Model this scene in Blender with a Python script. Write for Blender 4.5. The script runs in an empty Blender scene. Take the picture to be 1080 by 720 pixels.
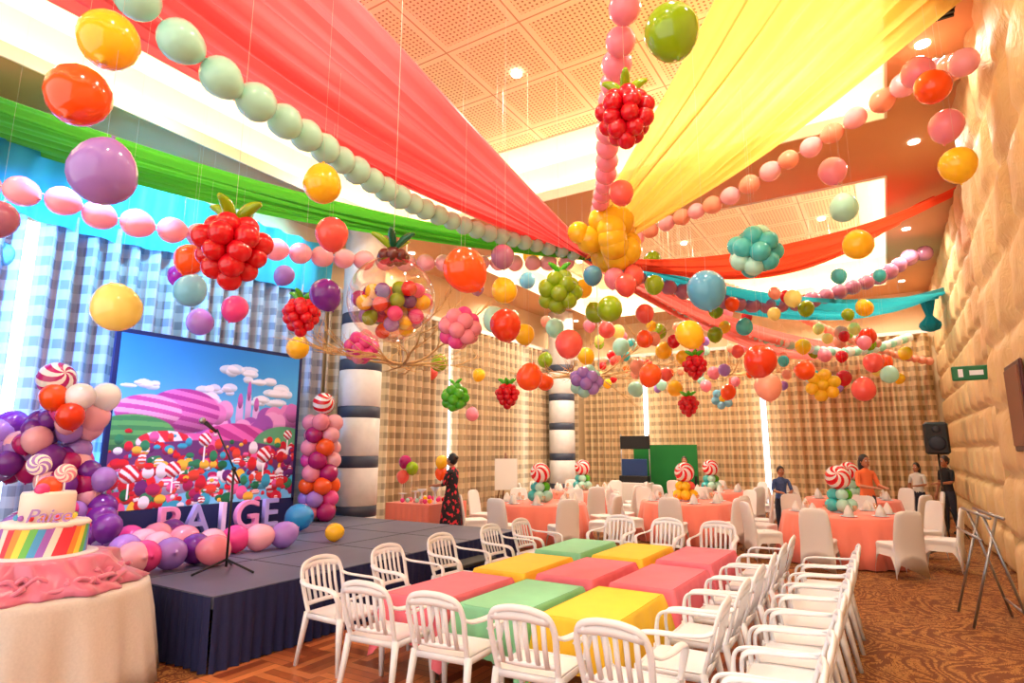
import bpy, math, random
import numpy as np
from mathutils import Vector, Matrix
random.seed(7); np.random.seed(7)
pi=math.pi
scene=bpy.context.scene
# ------------------------------------------------------------------ camera / survey helper
H=1.8; TH=math.radians(10.2); PS=math.radians(31.7); FP=630.0
FW=(-math.sin(PS),math.cos(PS)); RT=(math.cos(PS),math.sin(PS))
def ray(u,v):
    r=(u-540)/FP; q=(360-v)/FP
    h=math.cos(TH)-q*math.sin(TH); Z=math.sin(TH)+q*math.cos(TH)
    return Vector((h*FW[0]+r*RT[0],h*FW[1]+r*RT[1],Z)),h
def P(u,v,D):
    d,h=ray(u,v); return Vector((0,0,H))+d*(D/h)
def PZ(u,v,z):
    d,h=ray(u,v); return Vector((0,0,H))+d*((z-H)/d.z)
cam=bpy.data.cameras.new('camera'); cam.sensor_width=36; cam.lens=FP/1080*36; cam.clip_end=200
co=bpy.data.objects.new('camera',cam); scene.collection.objects.link(co)
co.location=(0,0,H)
dv=Vector((FW[0]*math.cos(TH),FW[1]*math.cos(TH),math.sin(TH)))
co.rotation_euler=dv.to_track_quat('-Z','Y').to_euler(); scene.camera=co
try:
    scene.view_settings.view_transform='Standard'; scene.view_settings.look='None'
except Exception: pass
LK=.78   # overall lamp level
# ------------------------------------------------------------------ materials
def lin(c):
    return tuple(((x/255)/12.92 if x/255<=.04045 else ((x/255+.055)/1.055)**2.4) for x in c)
MATS={}
def mat(name,rgb=(200,200,200),rough=.5,metal=0,emit=0,ecol=None,trans=0,coat=0,alpha=1,sheen=0,var=0,bump=0,bscale=40):
    if name in MATS: return MATS[name]
    m=bpy.data.materials.new(name); m.use_nodes=True; nt=m.node_tree
    b=nt.nodes['Principled BSDF']; c=lin(rgb)+(1,)
    b.inputs['Base Color'].default_value=c; b.inputs['Roughness'].default_value=rough
    b.inputs['Metallic'].default_value=metal; b.inputs['Coat Weight'].default_value=coat
    if emit: 
        b.inputs['Emission Color'].default_value=(lin(ecol)+(1,)) if ecol else c
        b.inputs['Emission Strength'].default_value=emit
    if sheen: b.inputs['Sheen Weight'].default_value=sheen
    if var or bump:
        tc=nt.nodes.new('ShaderNodeTexCoord'); nz=nt.nodes.new('ShaderNodeTexNoise')
        nz.inputs['Scale'].default_value=bscale; nt.links.new(tc.outputs['Object'],nz.inputs['Vector'])
        if bump:
            bp=nt.nodes.new('ShaderNodeBump'); bp.inputs['Strength'].default_value=bump; bp.inputs['Distance'].default_value=.02
            nt.links.new(nz.outputs[0],bp.inputs['Height']); nt.links.new(bp.outputs[0],b.inputs['Normal'])
        if var:
            mx=nt.nodes.new('ShaderNodeMix'); mx.data_type='RGBA'
            mx.inputs[6].default_value=tuple(x*(1-var) for x in c[:3])+(1,); mx.inputs[7].default_value=tuple(min(1,x*(1+var)) for x in c[:3])+(1,)
            nt.links.new(nz.outputs[0],mx.inputs[0]); nt.links.new(mx.outputs[2],b.inputs['Base Color'])
    out=nt.nodes['Material Output']
    if trans:
        t=nt.nodes.new('ShaderNodeBsdfTranslucent'); t.inputs[0].default_value=c
        s=nt.nodes.new('ShaderNodeMixShader'); s.inputs[0].default_value=trans
        nt.links.new(b.outputs[0],s.inputs[1]); nt.links.new(t.outputs[0],s.inputs[2]); nt.links.new(s.outputs[0],out.inputs[0])
    MATS[name]=m; return m
class NX:
    def __init__(s,name,rough=.6):
        s.m=bpy.data.materials.new(name); s.m.use_nodes=True; s.nt=s.m.node_tree; s.b=s.nt.nodes['Principled BSDF']
        s.b.inputs['Roughness'].default_value=rough
        s.tc=s.nt.nodes.new('ShaderNodeTexCoord'); s.sep=s.nt.nodes.new('ShaderNodeSeparateXYZ'); s.nt.links.new(s.tc.outputs['Object'],s.sep.inputs[0])
        s.x,s.y,s.z=s.sep.outputs; MATS[name]=s.m
    def put(s,inp,v):
        if hasattr(v,'is_output'): s.nt.links.new(v,inp)
        else: inp.default_value=v
    def M(s,op,a,b=0,c=0):
        n=s.nt.nodes.new('ShaderNodeMath'); n.operation=op
        s.put(n.inputs[0],a); s.put(n.inputs[1],b); s.put(n.inputs[2],c); return n.outputs[0]
    def mix(s,f,a,b):
        n=s.nt.nodes.new('ShaderNodeMix'); n.data_type='RGBA'; s.put(n.inputs[0],f)
        for i,v in ((6,a),(7,b)):
            s.put(n.inputs[i], v if hasattr(v,'is_output') else lin(v)+(1,))
        return n.outputs[2]
    def noise(s,scale,detail=2,vec=None,dist=0):
        n=s.nt.nodes.new('ShaderNodeTexNoise'); n.inputs['Scale'].default_value=scale; n.inputs['Detail'].default_value=detail
        n.inputs['Distortion'].default_value=dist
        s.nt.links.new(vec or s.tc.outputs['Object'],n.inputs['Vector']); return n.outputs[0]
    def color(s,v): s.put(s.b.inputs['Base Color'],v)
    def bump(s,h,st=.4,d=.02):
        n=s.nt.nodes.new('ShaderNodeBump'); n.inputs['Strength'].default_value=st; n.inputs['Distance'].default_value=d
        s.put(n.inputs['Height'],h); s.nt.links.new(n.outputs[0],s.b.inputs['Normal'])
    def translucent(s,col,f):
        t=s.nt.nodes.new('ShaderNodeBsdfTranslucent'); s.put(t.inputs[0],col)
        x=s.nt.nodes.new('ShaderNodeMixShader'); x.inputs[0].default_value=f
        s.nt.links.new(s.b.outputs[0],x.inputs[1]); s.nt.links.new(t.outputs[0],x.inputs[2]); s.nt.links.new(x.outputs[0],s.nt.nodes['Material Output'].inputs[0])
# ------------------------------------------------------------------ mesh builder
class MB:
    def __init__(s): s.v=[]; s.f=[]; s.mi=[]; s.mats=[]; s.sm=[]
    def add(s,vs,fs,m,smooth=True):
        m=MATS[m] if isinstance(m,str) else m
        if m not in s.mats: s.mats.append(m)
        i=s.mats.index(m); o=len(s.v)
        s.v.extend([tuple(p) for p in vs]); s.f.extend([tuple(k+o for k in q) for q in fs])
        s.mi.extend([i]*len(fs)); s.sm.extend([smooth]*len(fs))
    def box(s,c,d,m,rot=0):
        cx,cy,cz=c; hx,hy,hz=d[0]/2,d[1]/2,d[2]/2; cr,sr=math.cos(rot),math.sin(rot); vs=[]
        for z in(-hz,hz):
            for x,y in((-hx,-hy),(hx,-hy),(hx,hy),(-hx,hy)): vs.append((cx+x*cr-y*sr,cy+x*sr+y*cr,cz+z))
        s.add(vs,[(3,2,1,0),(4,5,6,7),(0,1,5,4),(1,2,6,5),(2,3,7,6),(3,0,4,7)],m,False)
    def bbox(s,c,d,m,bev=.01,rot=0):
        cx,cy,cz=c; hx,hy,hz=d[0]/2,d[1]/2,d[2]/2; cr,sr=math.cos(rot),math.sin(rot); rings=[]
        b=min(bev,hx*.9,hy*.9,hz*.9)
        for z,i in((-hz,b),(-hz+b,0),(hz-b,0),(hz,b)):
            X,Y=hx-i,hy-i; rg=[]
            for x,y in((-X+b,-Y),(X-b,-Y),(X,-Y+b),(X,Y-b),(X-b,Y),(-X+b,Y),(-X,Y-b),(-X,-Y+b)):
                rg.append((cx+x*cr-y*sr,cy+x*sr+y*cr,cz+z))
            rings.append(rg)
        s.rings(rings,m,True,False)
    def rings(s,rings,m,cap=True,smooth=True):
        n=len(rings[0]); vs=[p for r in rings for p in r]; fs=[]
        for i in range(len(rings)-1):
            for j in range(n):
                k=(j+1)%n; fs.append((i*n+j,i*n+k,(i+1)*n+k,(i+1)*n+j))
        if cap: fs.append(tuple(range(n-1,-1,-1))); fs.append(tuple((len(rings)-1)*n+j for j in range(n)))
        s.add(vs,fs,m,smooth)
    def tube(s,pts,ra,rb=None,n=8,m=None,up=(0,0,1),cap=True):
        pts=[Vector(p) for p in pts]; N=len(pts); rings=[]; up=Vector(up)
        fr=lambda r,i:(r[i] if isinstance(r,(list,tuple)) else r)
        rb=ra if rb is None else rb; ps=None
        for i,p in enumerate(pts):
            t=(pts[min(i+1,N-1)]-pts[max(i-1,0)]).normalized()
            sd=t.cross(up)
            if sd.length<.05: sd=ps if ps is not None else t.cross(Vector((0,1,.01)))
            sd.normalize()
            if ps is not None and sd.dot(ps)<0: sd=-sd
            ps=sd; nn=sd.cross(t)
            a,b=fr(ra,i),fr(rb,i)
            rings.append([tuple(p+sd*a*math.cos(2*pi*k/n)+nn*b*math.sin(2*pi*k/n)) for k in range(n)])
        s.rings(rings,m,cap)
    def lathe(s,c,prof,m,n=24,rot=None,fold=None,cap=True):
        rings=[]; c=Vector(c)
        for r,z in prof:
            rg=[]
            for k in range(n):
                a=2*pi*k/n; rr=r+(fold(a,z,r) if fold else 0)
                p=Vector((rr*math.cos(a),rr*math.sin(a),z))
                if rot: p=rot@p
                rg.append(tuple(c+p))
            rings.append(rg)
        s.rings(rings,m,cap)
    def ball(s,c,R,m,n=14,k=9,sc=(1,1,1),rot=None):
        prof=[(R*math.sin(pi*i/k)+1e-4,-R*math.cos(pi*i/k)) for i in range(k+1)]
        c=Vector(c); rings=[]
        for r,z in prof:
            rg=[]
            for j in range(n):
                p=Vector((r*math.cos(2*pi*j/n)*sc[0],r*math.sin(2*pi*j/n)*sc[1],z*sc[2]))
                if rot: p=rot@p
                rg.append(tuple(c+p))
            rings.append(rg)
        s.rings(rings,m,True)
    def balloon(s,c,R,m,down=None,n=16):
        d=Vector(down) if down is not None else Vector((random.uniform(-.35,.35),random.uniform(-.35,.35),-1))
        d.normalize(); rot=Vector((0,0,-1)).rotation_difference(d).to_matrix()
        prof=[(.012,-1.27),(.085,-1.25),(.03,-1.19)]
        for i in range(1,11):
            a=pi*i/10; z=-math.cos(a)
            if z<0: z*=1.17
            r=math.sin(a)*(1-.06*max(0,-z)) 
            prof.append((max(r,.001),z))
        s.lathe(c,[(r*R,z*R) for r,z in prof],m,n,rot)
    def swirl(s,c,R,ma,mb,n=36,k=14,twist=3.2,arms=6,rot=None,sc=(1,1,1)):
        c=Vector(c); vs=[];fa=[];fb=[]
        for i in range(k+1):
            ph=pi*i/k
            for j in range(n):
                a=2*pi*j/n+twist*(i/k)
                p=Vector((R*math.sin(ph)*math.cos(a)*sc[0],R*math.sin(ph)*math.sin(a)*sc[1],-R*math.cos(ph)*sc[2]))
                if rot: p=rot@p
                vs.append(c+p)
        for i in range(k):
            for j in range(n):
                q=(i*n+j,i*n+(j+1)%n,(i+1)*n+(j+1)%n,(i+1)*n+j)
                (fa if (j*arms*2//n)%2 else fb).append(q)
        s.add(vs,fa,ma); s.add(vs,fb,mb)
    def grid(s,fn,nu,nv,m,smooth=True):
        vs=[fn(i/nu,j/nv) for i in range(nu+1) for j in range(nv+1)]
        fs=[(i*(nv+1)+j,(i+1)*(nv+1)+j,(i+1)*(nv+1)+j+1,i*(nv+1)+j+1) for i in range(nu) for j in range(nv)]
        s.add(vs,fs,m,smooth)
    def mesh(s,name):
        me=bpy.data.meshes.new(name); me.from_pydata(s.v,[],s.f)
        for m in s.mats: me.materials.append(m)
        me.polygons.foreach_set('material_index',s.mi); me.polygons.foreach_set('use_smooth',s.sm); me.update(); return me
    def done(s,name,loc=(0,0,0),rz=0,parent=None):
        return place(s.mesh(name),name,loc,rz,parent)
def place(me,name,loc=(0,0,0),rz=0,parent=None):
    o=bpy.data.objects.new(name,me); scene.collection.objects.link(o); o.location=loc; o.rotation_euler=(0,0,rz)
    if parent: o.parent=parent
    return o
def empty(name,loc=(0,0,0),rz=0):
    o=bpy.data.objects.new(name,None); scene.collection.objects.link(o); o.location=loc; o.rotation_euler=(0,0,rz); o.empty_display_size=.1; return o
def smooth_path(pts,k=6):
    pts=[Vector(p) for p in pts]; out=[]
    for i in range(len(pts)-1):
        a=pts[max(i-1,0)];b=pts[i];c=pts[i+1];d=pts[min(i+2,len(pts)-1)]
        for j in range(k):
            t=j/k; out.append(.5*((2*b)+(c-a)*t+(2*a-5*b+4*c-d)*t*t+(3*b-a-3*c+d)*t**3))
    out.append(pts[-1]); return out
# balloon colours
BC=dict(red=(224,14,34),coral=(244,98,88),orange=(250,92,24),dorange=(230,60,20),yellow=(252,204,36),pyellow=(250,236,136),olive=(150,184,16),
 green=(84,194,34),mint=(184,238,220),white=(244,244,240),pink=(246,150,170),hotpink=(242,76,156),lpink=(252,186,200),peach=(248,168,140),
 mauve=(190,124,156),lav=(176,134,218),purple=(124,44,158),magenta=(184,26,112),blue=(40,160,230),lblue=(134,212,238),steel=(96,170,200),brown=(110,44,40),teal=(76,200,200),dgreen=(20,110,70))
for k,c in BC.items(): mat('b_'+k,c,rough=.14,trans=.24,coat=.4)
mat('white_plastic',(226,228,234),.35); mat('white_cloth',(224,220,214),.85); mat('linen',(200,192,186),.8,var=.12,bscale=60)
mat('skirt',(18,26,76),.8); mat('stage_top',(92,98,120),.42,var=.15,bscale=3); mat('tape',(40,42,54),.6); mat('black',(14,14,16),.5); mat('metal',(150,152,156),.3,metal=.9)
mat('cream_wall',(230,200,156),.8); mat('soffit',(216,162,112),.7,var=.05,bscale=1); mat('tray_white',(255,248,228),.7)
mat('led',(255,240,205),emit=18,ecol=(255,238,200)); mat('coral_cloth',(244,132,112),.75,sheen=.3); mat('wood',(120,70,40),.5)
mat('kpink',(236,116,134),.7,var=.1,bscale=4); mat('kmint',(134,210,162),.7,var=.1,bscale=4); mat('kyellow',(248,204,52),.7,var=.1,bscale=4)
mat('pink_satin',(202,104,136),.26,sheen=.5); mat('string',(225,215,200),.8); mat('branch',(206,164,104),.8,var=.3,bscale=12)
mat('cake_white',(244,232,222),.5); mat('skin_tan',(176,112,78),.5); mat('skin_light',(214,160,126),.5); mat('hair',(22,16,14),.45); mat('lips',(150,50,50),.4); mat('eye',(240,240,240),.2)
mat('lamp_white',(255,255,255),emit=6,ecol=(255,250,240)); mat('green_panel',(0,110,38),.7); mat('screen_blue',(30,60,110),.3); mat('exit_green',(0,90,44),.4,emit=.2); mat('door_dark',(70,26,20),.4)
mat('stone_white',(222,220,218),.4,var=.12,bscale=6); mat('stone_dark',(60,70,90),.4,var=.2,bscale=6)
def clearmat():
    m=bpy.data.materials.new('clear_bubble'); m.use_nodes=True; nt=m.node_tree; out=nt.nodes['Material Output']
    g=nt.nodes.new('ShaderNodeBsdfGlossy'); g.inputs['Roughness'].default_value=.05
    t=nt.nodes.new('ShaderNodeBsdfTransparent'); t.inputs[0].default_value=(1,.93,.86,1)
    lw=nt.nodes.new('ShaderNodeLayerWeight'); lw.inputs[0].default_value=.25
    mt=nt.nodes.new('ShaderNodeMath'); mt.operation='MULTIPLY_ADD'; mt.inputs[1].default_value=.5; mt.inputs[2].default_value=.07
    x=nt.nodes.new('ShaderNodeMixShader'); nt.links.new(lw.outputs['Facing'],mt.inputs[0]); nt.links.new(mt.outputs[0],x.inputs[0])
    nt.links.new(t.outputs[0],x.inputs[1]); nt.links.new(g.outputs[0],x.inputs[2]); nt.links.new(x.outputs[0],out.inputs[0]); MATS['clear']=m
clearmat()
# carpet
n=NX('carpet',.9)
nz=n.noise(.9,2,dist=1.5); sw=n.M('SINE',n.M('MULTIPLY',nz,120)); nz2=n.noise(3.6,2,dist=2.5); sw2=n.M('SINE',n.M('MULTIPLY',nz2,60))
f=n.M('GREATER_THAN',n.M('ADD',sw,n.M('MULTIPLY',sw2,.9)),.3)
c=n.mix(f,(116,62,22),(182,126,60)); c=n.mix(n.M('MULTIPLY',n.noise(120,1),.35),c,(84,42,18)); n.color(c); n.bump(n.noise(200,1),.3)
# parquet
n=NX('parquet',.3)
gx=n.M('FLOOR',n.M('DIVIDE',n.x,.45)); gy=n.M('FLOOR',n.M('DIVIDE',n.y,.45)); par=n.M('MODULO',n.M('ABSOLUTE',n.M('ADD',gx,gy)),2)
def mixf(n,f,a,b): return n.M('ADD',n.M('MULTIPLY',a,n.M('SUBTRACT',1,f)),n.M('MULTIPLY',b,f))
s1=mixf(n,par,n.x,n.y); st=n.M('FLOOR',n.M('DIVIDE',s1,.09))
wn=n.nt.nodes.new('ShaderNodeTexWhiteNoise'); wn.noise_dimensions='3D'; cb=n.nt.nodes.new('ShaderNodeCombineXYZ')
n.put(cb.inputs[0],st); n.put(cb.inputs[1],gx); n.put(cb.inputs[2],gy); n.nt.links.new(cb.outputs[0],wn.inputs['Vector'])
c=n.mix(wn.outputs[0],(132,64,32),(208,130,76))
ed=n.M('LESS_THAN',n.M('FRACT',n.M('DIVIDE',s1,.09)),.06); c=n.mix(ed,c,(80,40,22)); n.color(c)
# ceiling tile
n=NX('ceiling_tile',.8)
T=1.15
fx=n.M('FRACT',n.M('DIVIDE',n.x,T)); fy=n.M('FRACT',n.M('DIVIDE',n.y,T))
ax=n.M('ABSOLUTE',n.M('SUBTRACT',fx,.5)); ay=n.M('ABSOLUTE',n.M('SUBTRACT',fy,.5)); mx=n.M('MAXIMUM',ax,ay)
seam=n.M('GREATER_THAN',mx,.490); ins=n.M('LESS_THAN',mx,.42)
hx=n.M('SUBTRACT',n.M('FRACT',n.M('DIVIDE',n.x,.064)),.5); hy=n.M('SUBTRACT',n.M('FRACT',n.M('DIVIDE',n.y,.064)),.5)
r2=n.M('ADD',n.M('MULTIPLY',hx,hx),n.M('MULTIPLY',hy,hy)); hole=n.M('MULTIPLY',n.M('LESS_THAN',r2,.06),ins)
c=n.mix(ins,(250,232,196),(244,220,178)); c=n.mix(hole,c,(166,124,84)); c=n.mix(seam,c,(194,156,114)); n.color(c)
# curtains : woven checks
def curtain(name,axis,base,dark,dark2,tr=.25):
    n=NX(name,.85); s=n.y if axis=='y' else n.x
    bz=n.M('GREATER_THAN',n.M('FRACT',n.M('DIVIDE',n.z,.27)),.52); bs=n.M('GREATER_THAN',n.M('FRACT',n.M('DIVIDE',s,.125)),.5)
    c=n.mix(n.M('MULTIPLY',bz,.4),base,dark); c2=n.mix(n.M('MULTIPLY',bs,n.M('MULTIPLY_ADD',bz,.38,.12)),c,dark2)
    n.color(c2); n.translucent(c2,tr)
curtain('curtain_left_m','y',(182,182,194),(112,122,150),(90,92,114),.15)
curtain('curtain_back_m','x',(232,200,152),(164,134,100),(126,94,64),.2)
curtain('curtain_side_m','y',(222,198,160),(150,130,110),(120,98,76),.2)
# padded wall
n=NX('padded_wall',.55); c=n.mix(n.noise(3,4),(200,164,108),(232,204,152)); n.color(c); n.bump(n.noise(9,4,dist=1),.6,.03)
for i,cc in enumerate([(232,60,80),(248,150,60),(250,220,80),(110,196,90),(80,164,220),(164,104,200)]): mat('st%d'%i,cc,.5)
n=NX('floral_dress',.8); c=n.mix(n.M('GREATER_THAN',n.noise(14,1),.58),(22,18,24),(214,40,60)); n.color(c)
# ------------------------------------------------------------------ room shell
XL,XR,YB,YF,ZC=-9.5,1.5,20.0,-3.0,6.2
mb=MB(); mb.box(((XL+XR)/2,(YB+YF)/2,-.05),(XR-XL+.6,YB-YF+.6,.1),'carpet'); mb.done('floor')
mb=MB(); mb.box((-2.95,3.2,.004),(3.75,12.4,.008),'parquet'); mb.done('parquet_dance_floor')
mb=MB(); mb.box((-1.06,3.2,.01),(.05,12.4,.014),'metal'); mb.done('trim_1')
mb=MB(); mb.box((XL-.1,(YB+YF)/2,3.6),(.2,YB-YF+.4,7.2),'cream_wall'); mb.done('wall_left')
mb=MB(); mb.box(((XL+XR)/2,YB+.1,3.6),(XR-XL,.2,7.2),'cream_wall'); mb.done('wall_back')
def padded(mb,x,y0,y1,cw,ch,dep=.10,z1=6.2):
    ny=int((y1-y0)/cw*12); nz=int(z1/ch*10)
    def fn(a,b):
        y=y0+a*(y1-y0); z=b*z1; row=int(min(z/ch,z1/ch-1e-6)); yy=(y-y0)/cw+(.5 if row%2 else 0)
        p=abs(2*(yy%1)-1); q=abs(2*((z/ch)%1)-1)
        return (x-dep*(1-p**7)*(1-q**7)-.012*math.sin(y*7+z*5),y,z)
    mb.grid(fn,ny,nz,'padded_wall')
mb=MB(); padded(mb,XR-.02,9.3,YB,.98,.62); mb.box((XR+.1,(YB+YF)/2,3.6),(.2,YB-YF+.4,7.2),'cream_wall'); mb.done('wall_right')
mb=MB(); padded(mb,1.24,4.0,9.3,1.1,.75)
mb.grid(lambda a,b:(1.17+a*.33,9.3-0*a,b*6.2),4,20,'padded_wall'); mb.grid(lambda a,b:(1.17+a*.33,4.0,b*6.2),4,20,'padded_wall'); mb.done('wall_pier')
trays=[(-8.1,.4,-1.5,8.9),(-8.1,.4,11.0,18.6)]
mb=MB(); zc=ZC
def slab(x0,x1,y0,y1,z,t=.12,m='soffit'): mb.box(((x0+x1)/2,(y0+y1)/2,z+t/2),(x1-x0,y1-y0,t),m)
x0,x1=trays[0][0],trays[0][1]
slab(XL,x0,YF,YB,zc); slab(x1,XR,YF,YB,zc)
slab(x0,x1,YF,-1.5,zc); slab(x0,x1,8.9,11.0,zc); slab(x0,x1,18.6,YB,zc)
e=.45
for (a,b,c_,d) in trays:
    A,B,C,D=a-e,b+e,c_-e,d+e
    mb.box(((A+B)/2,(C+D)/2,7.15),(B-A,D-C,.1),'ceiling_tile')
    for cc,dd in ((((A+B)/2,C,6.75),(B-A,.05,.85)),(((A+B)/2,D,6.75),(B-A,.05,.85)),((A,(C+D)/2,6.75),(.05,D-C,.85)),((B,(C+D)/2,6.75),(.05,D-C,.85))):
        mb.box(cc,dd,'tray_white')
    w_=.9
    for cc,dd in ((((A+B)/2,D-w_/2,7.09),(B-A,w_,.03)),(((A+B)/2,C+w_/2,7.09),(B-A,w_,.03)),((A+w_/2,(C+D)/2,7.085),(w_,D-C,.03)),((B-w_/2,(C+D)/2,7.085),(w_,D-C,.03))):
        mb.box(cc,dd,'tray_white')
mb.done('ceiling')
mb=MB()
for (a,b,c_,d) in trays:
    q=.22
    for cc,dd in ((((a+b)/2,c_-q,6.36),(b-a,.1,.05)),(((a+b)/2,d+q,6.36),(b-a,.1,.05)),((a-q,(c_+d)/2,6.36),(.1,d-c_,.05)),((b+q,(c_+d)/2,6.36),(.1,d-c_,.05))):
        mb.box(cc,dd,'led')
    for cc,dd in ((((a+b)/2,c_,6.26),(b-a,.03,.18)),(((a+b)/2,d,6.26),(b-a,.03,.18)),((a,(c_+d)/2,6.26),(.03,d-c_,.18)),((b,(c_+d)/2,6.26),(.03,d-c_,.18))):
        mb.box(cc,dd,'tray_white')
mb.done('cove_light')
mb=MB()
for y in (5.6,6.8,8.1):
    for k in range(4): mb.box((.85,y+k*.07,6.19),(.3,.035,.03),'black')
mb.done('ceiling_vent')
def fill_downlight(x,y,z,E,col=(1,.89,.74),ang=155):
    mb=MB(); mb.lathe((x,y,z-.02),[(.0,0),(.06,0),(.075,.0),(.075,.03)],'lamp_white',20); mb.done('fill_downlight')
    l=bpy.data.lights.new('fill_downlight_lamp','SPOT'); l.energy=E*LK; l.color=col; l.spot_size=math.radians(ang); l.spot_blend=.6; l.shadow_soft_size=.12
    o=bpy.data.objects.new('fill_downlight_lamp',l); scene.collection.objects.link(o); o.location=(x,y,z-.06)
for x in (-7.0,-4.0,-.8):  # downlight grid added for general room light
    for y in (.6,3.6,6.6): fill_downlight(x,y,7.07,400 if x>-6 else 230)
    for y in (12.4,15.0,17.2): fill_downlight(x,y,7.07,450)
for x in (-8.8,.75):
    for y in (9.9,14,18.5): fill_downlight(x,y,6.2,200)
for y in (3.2,7.4): fill_downlight(.75,y,6.2,110)  # extra pair added to brighten the padded right wall
fill_downlight(-4,10,6.2,260)
def spot(name,loc,tgt,E,col,ang,soft=.1):
    l=bpy.data.lights.new(name,'SPOT'); l.energy=E; l.color=col; l.spot_size=math.radians(ang); l.spot_blend=.7; l.shadow_soft_size=soft
    o=bpy.data.objects.new(name,l); scene.collection.objects.link(o); o.location=loc
    o.rotation_euler=(Vector(tgt)-Vector(loc)).to_track_quat('-Z','Y').to_euler()
spot('stage_spotlight_blue',(-7.6,1.2,4.4),(-9.5,3.0,3.6),2400,(.08,.35,1),85)
spot('stage_spotlight_blue',(-8.9,4.4,.8),(-9.5,4.6,4.0),420,(.08,.4,1),130)
spot('valance_fill_cyan',(-8.3,4.5,5.6),(-9.4,4.5,5.0),360,(.15,.7,1),150)  # cyan lamps added to brighten the valance
spot('valance_fill_cyan',(-8.3,7.0,5.6),(-9.4,6.2,5.0),200,(.15,.7,1),140)
spot('stage_spotlight_magenta',(-6.2,4.4,5.6),(-8.0,5.2,.8),300,(1,.5,.9),50)
spot('stage_spotlight_violet',(-6.2,2.4,5.6),(-8.2,3.6,1.2),700,(.6,.5,1),60)
w=bpy.data.worlds.new('world'); scene.world=w; w.use_nodes=True; w.node_tree.nodes['Background'].inputs[0].default_value=(1,.94,.86,1); w.node_tree.nodes['Background'].inputs[1].default_value=2.4
# ------------------------------------------------------------------ curtains and windows
def curt(name,fix,a0,a1,axis,m,z1=4.95,gaps=()):
    segs=[]; s=a0
    for g0,g1 in gaps: segs.append((s,g0)); s=g1
    segs.append((s,a1)); mb=MB()
    for (p,q) in segs:
        nu=int((q-p)/.025); ph=random.random()*6
        def fn(a,b):
            t=p+a*(q-p); d=.10*math.sin(t*2*pi/.27+ph+.7*math.sin(t*2.1))*(.75+.25*b)+.02*math.sin(t*9+b*3)
            z=.03+b*(z1-.03)
            return (fix+d,t,z) if axis=='y' else (t,fix-d,z)
        mb.grid(fn,nu,8,m)
    if axis=='y': mb.box((fix,(a0+a1)/2,z1+.04),(.16,a1-a0,.1),'white_cloth')
    else: mb.box(((a0+a1)/2,fix,z1+.04),(a1-a0,.16,.1),'white_cloth')
    mb.done(name)
gl=[(2.95,3.15),(9.3,9.42),(11.9,12.06),(15.6,15.76)]
gb=[(-6.9,-6.75),(-3.2,-3.05)]
curt('curtain_left',-9.3,YF,8.0,'y','curtain_left_m',gaps=[gl[0]])
curt('curtain_left',-9.3,8.0,19.6,'y','curtain_side_m',gaps=gl[1:])
curt('curtain_back',19.75,-9.1,1.25,'x','curtain_back_m',gaps=gb)
mat('window_glass',(225,240,255),.1,emit=3.2,ecol=(215,236,255))  # panes glow by themselves in place of daylight outside
k=1
for g in gl:
    wd=.9 if k>1 else .5
    mb=MB(); mb.box((-9.47,(g[0]+g[1])/2,2.5),(.04,wd,4.6),'window_glass'); mb.box((-9.45,g[0]-.35,2.5),(.05,.06,4.7),'white_plastic'); mb.done('window_%d'%k); k+=1
for g in gb:
    mb=MB(); mb.box(((g[0]+g[1])/2,19.97,2.5),(.9,.04,4.6),'window_glass'); mb.box((g[0]-.35,19.95,2.5),(.06,.05,4.7),'white_plastic'); mb.done('window_%d'%k); k+=1
for (x,y) in ((-8.75,8.45),(-8.75,17.2)):
    mb=MB(); z=0; seq=[(.55,'w'),(.2,'d'),(.7,'w'),(.22,'d'),(.72,'w'),(.22,'d'),(.7,'w'),(.22,'d'),(.7,'w'),(.22,'d'),(1.75,'w')]
    for h_,kk in seq:
        h_=min(h_,6.2-z)
        mb.lathe((x,y,z),[(.40,0),(.41,.01),(.41,h_-.01),(.40,h_)],'stone_white' if kk=='w' else 'stone_dark',32); z+=h_
    mb.done('banded_column')
# ------------------------------------------------------------------ drapes
HUB=Vector((-4.0,8.9,5.0))
def fabric(name,rgb,al=1,tr=.5):
    n=NX(name,.6); n.b.inputs['Sheen Weight'].default_value=.2
    f=n.noise(1.2,2); c=n.mix(f,tuple(int(x*.94) for x in rgb),rgb); n.color(c); n.translucent(c,tr)
    if al<1:
        out=n.nt.nodes['Material Output']; src=out.inputs[0].links[0].from_socket
        t=n.nt.nodes.new('ShaderNodeBsdfTransparent'); s=n.nt.nodes.new('ShaderNodeMixShader'); s.inputs[0].default_value=al
        n.nt.links.new(t.outputs[0],s.inputs[1]); n.nt.links.new(src,s.inputs[2]); n.nt.links.new(s.outputs[0],out.inputs[0])
fabric('f_pink',(246,104,106)); fabric('f_yellow',(255,226,118),.9); fabric('f_green',(88,196,48)); fabric('f_orange',(246,88,48)); fabric('f_teal',(44,184,200)); fabric('f_coral',(248,134,122)); fabric('f_cyan',(70,200,236))
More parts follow.
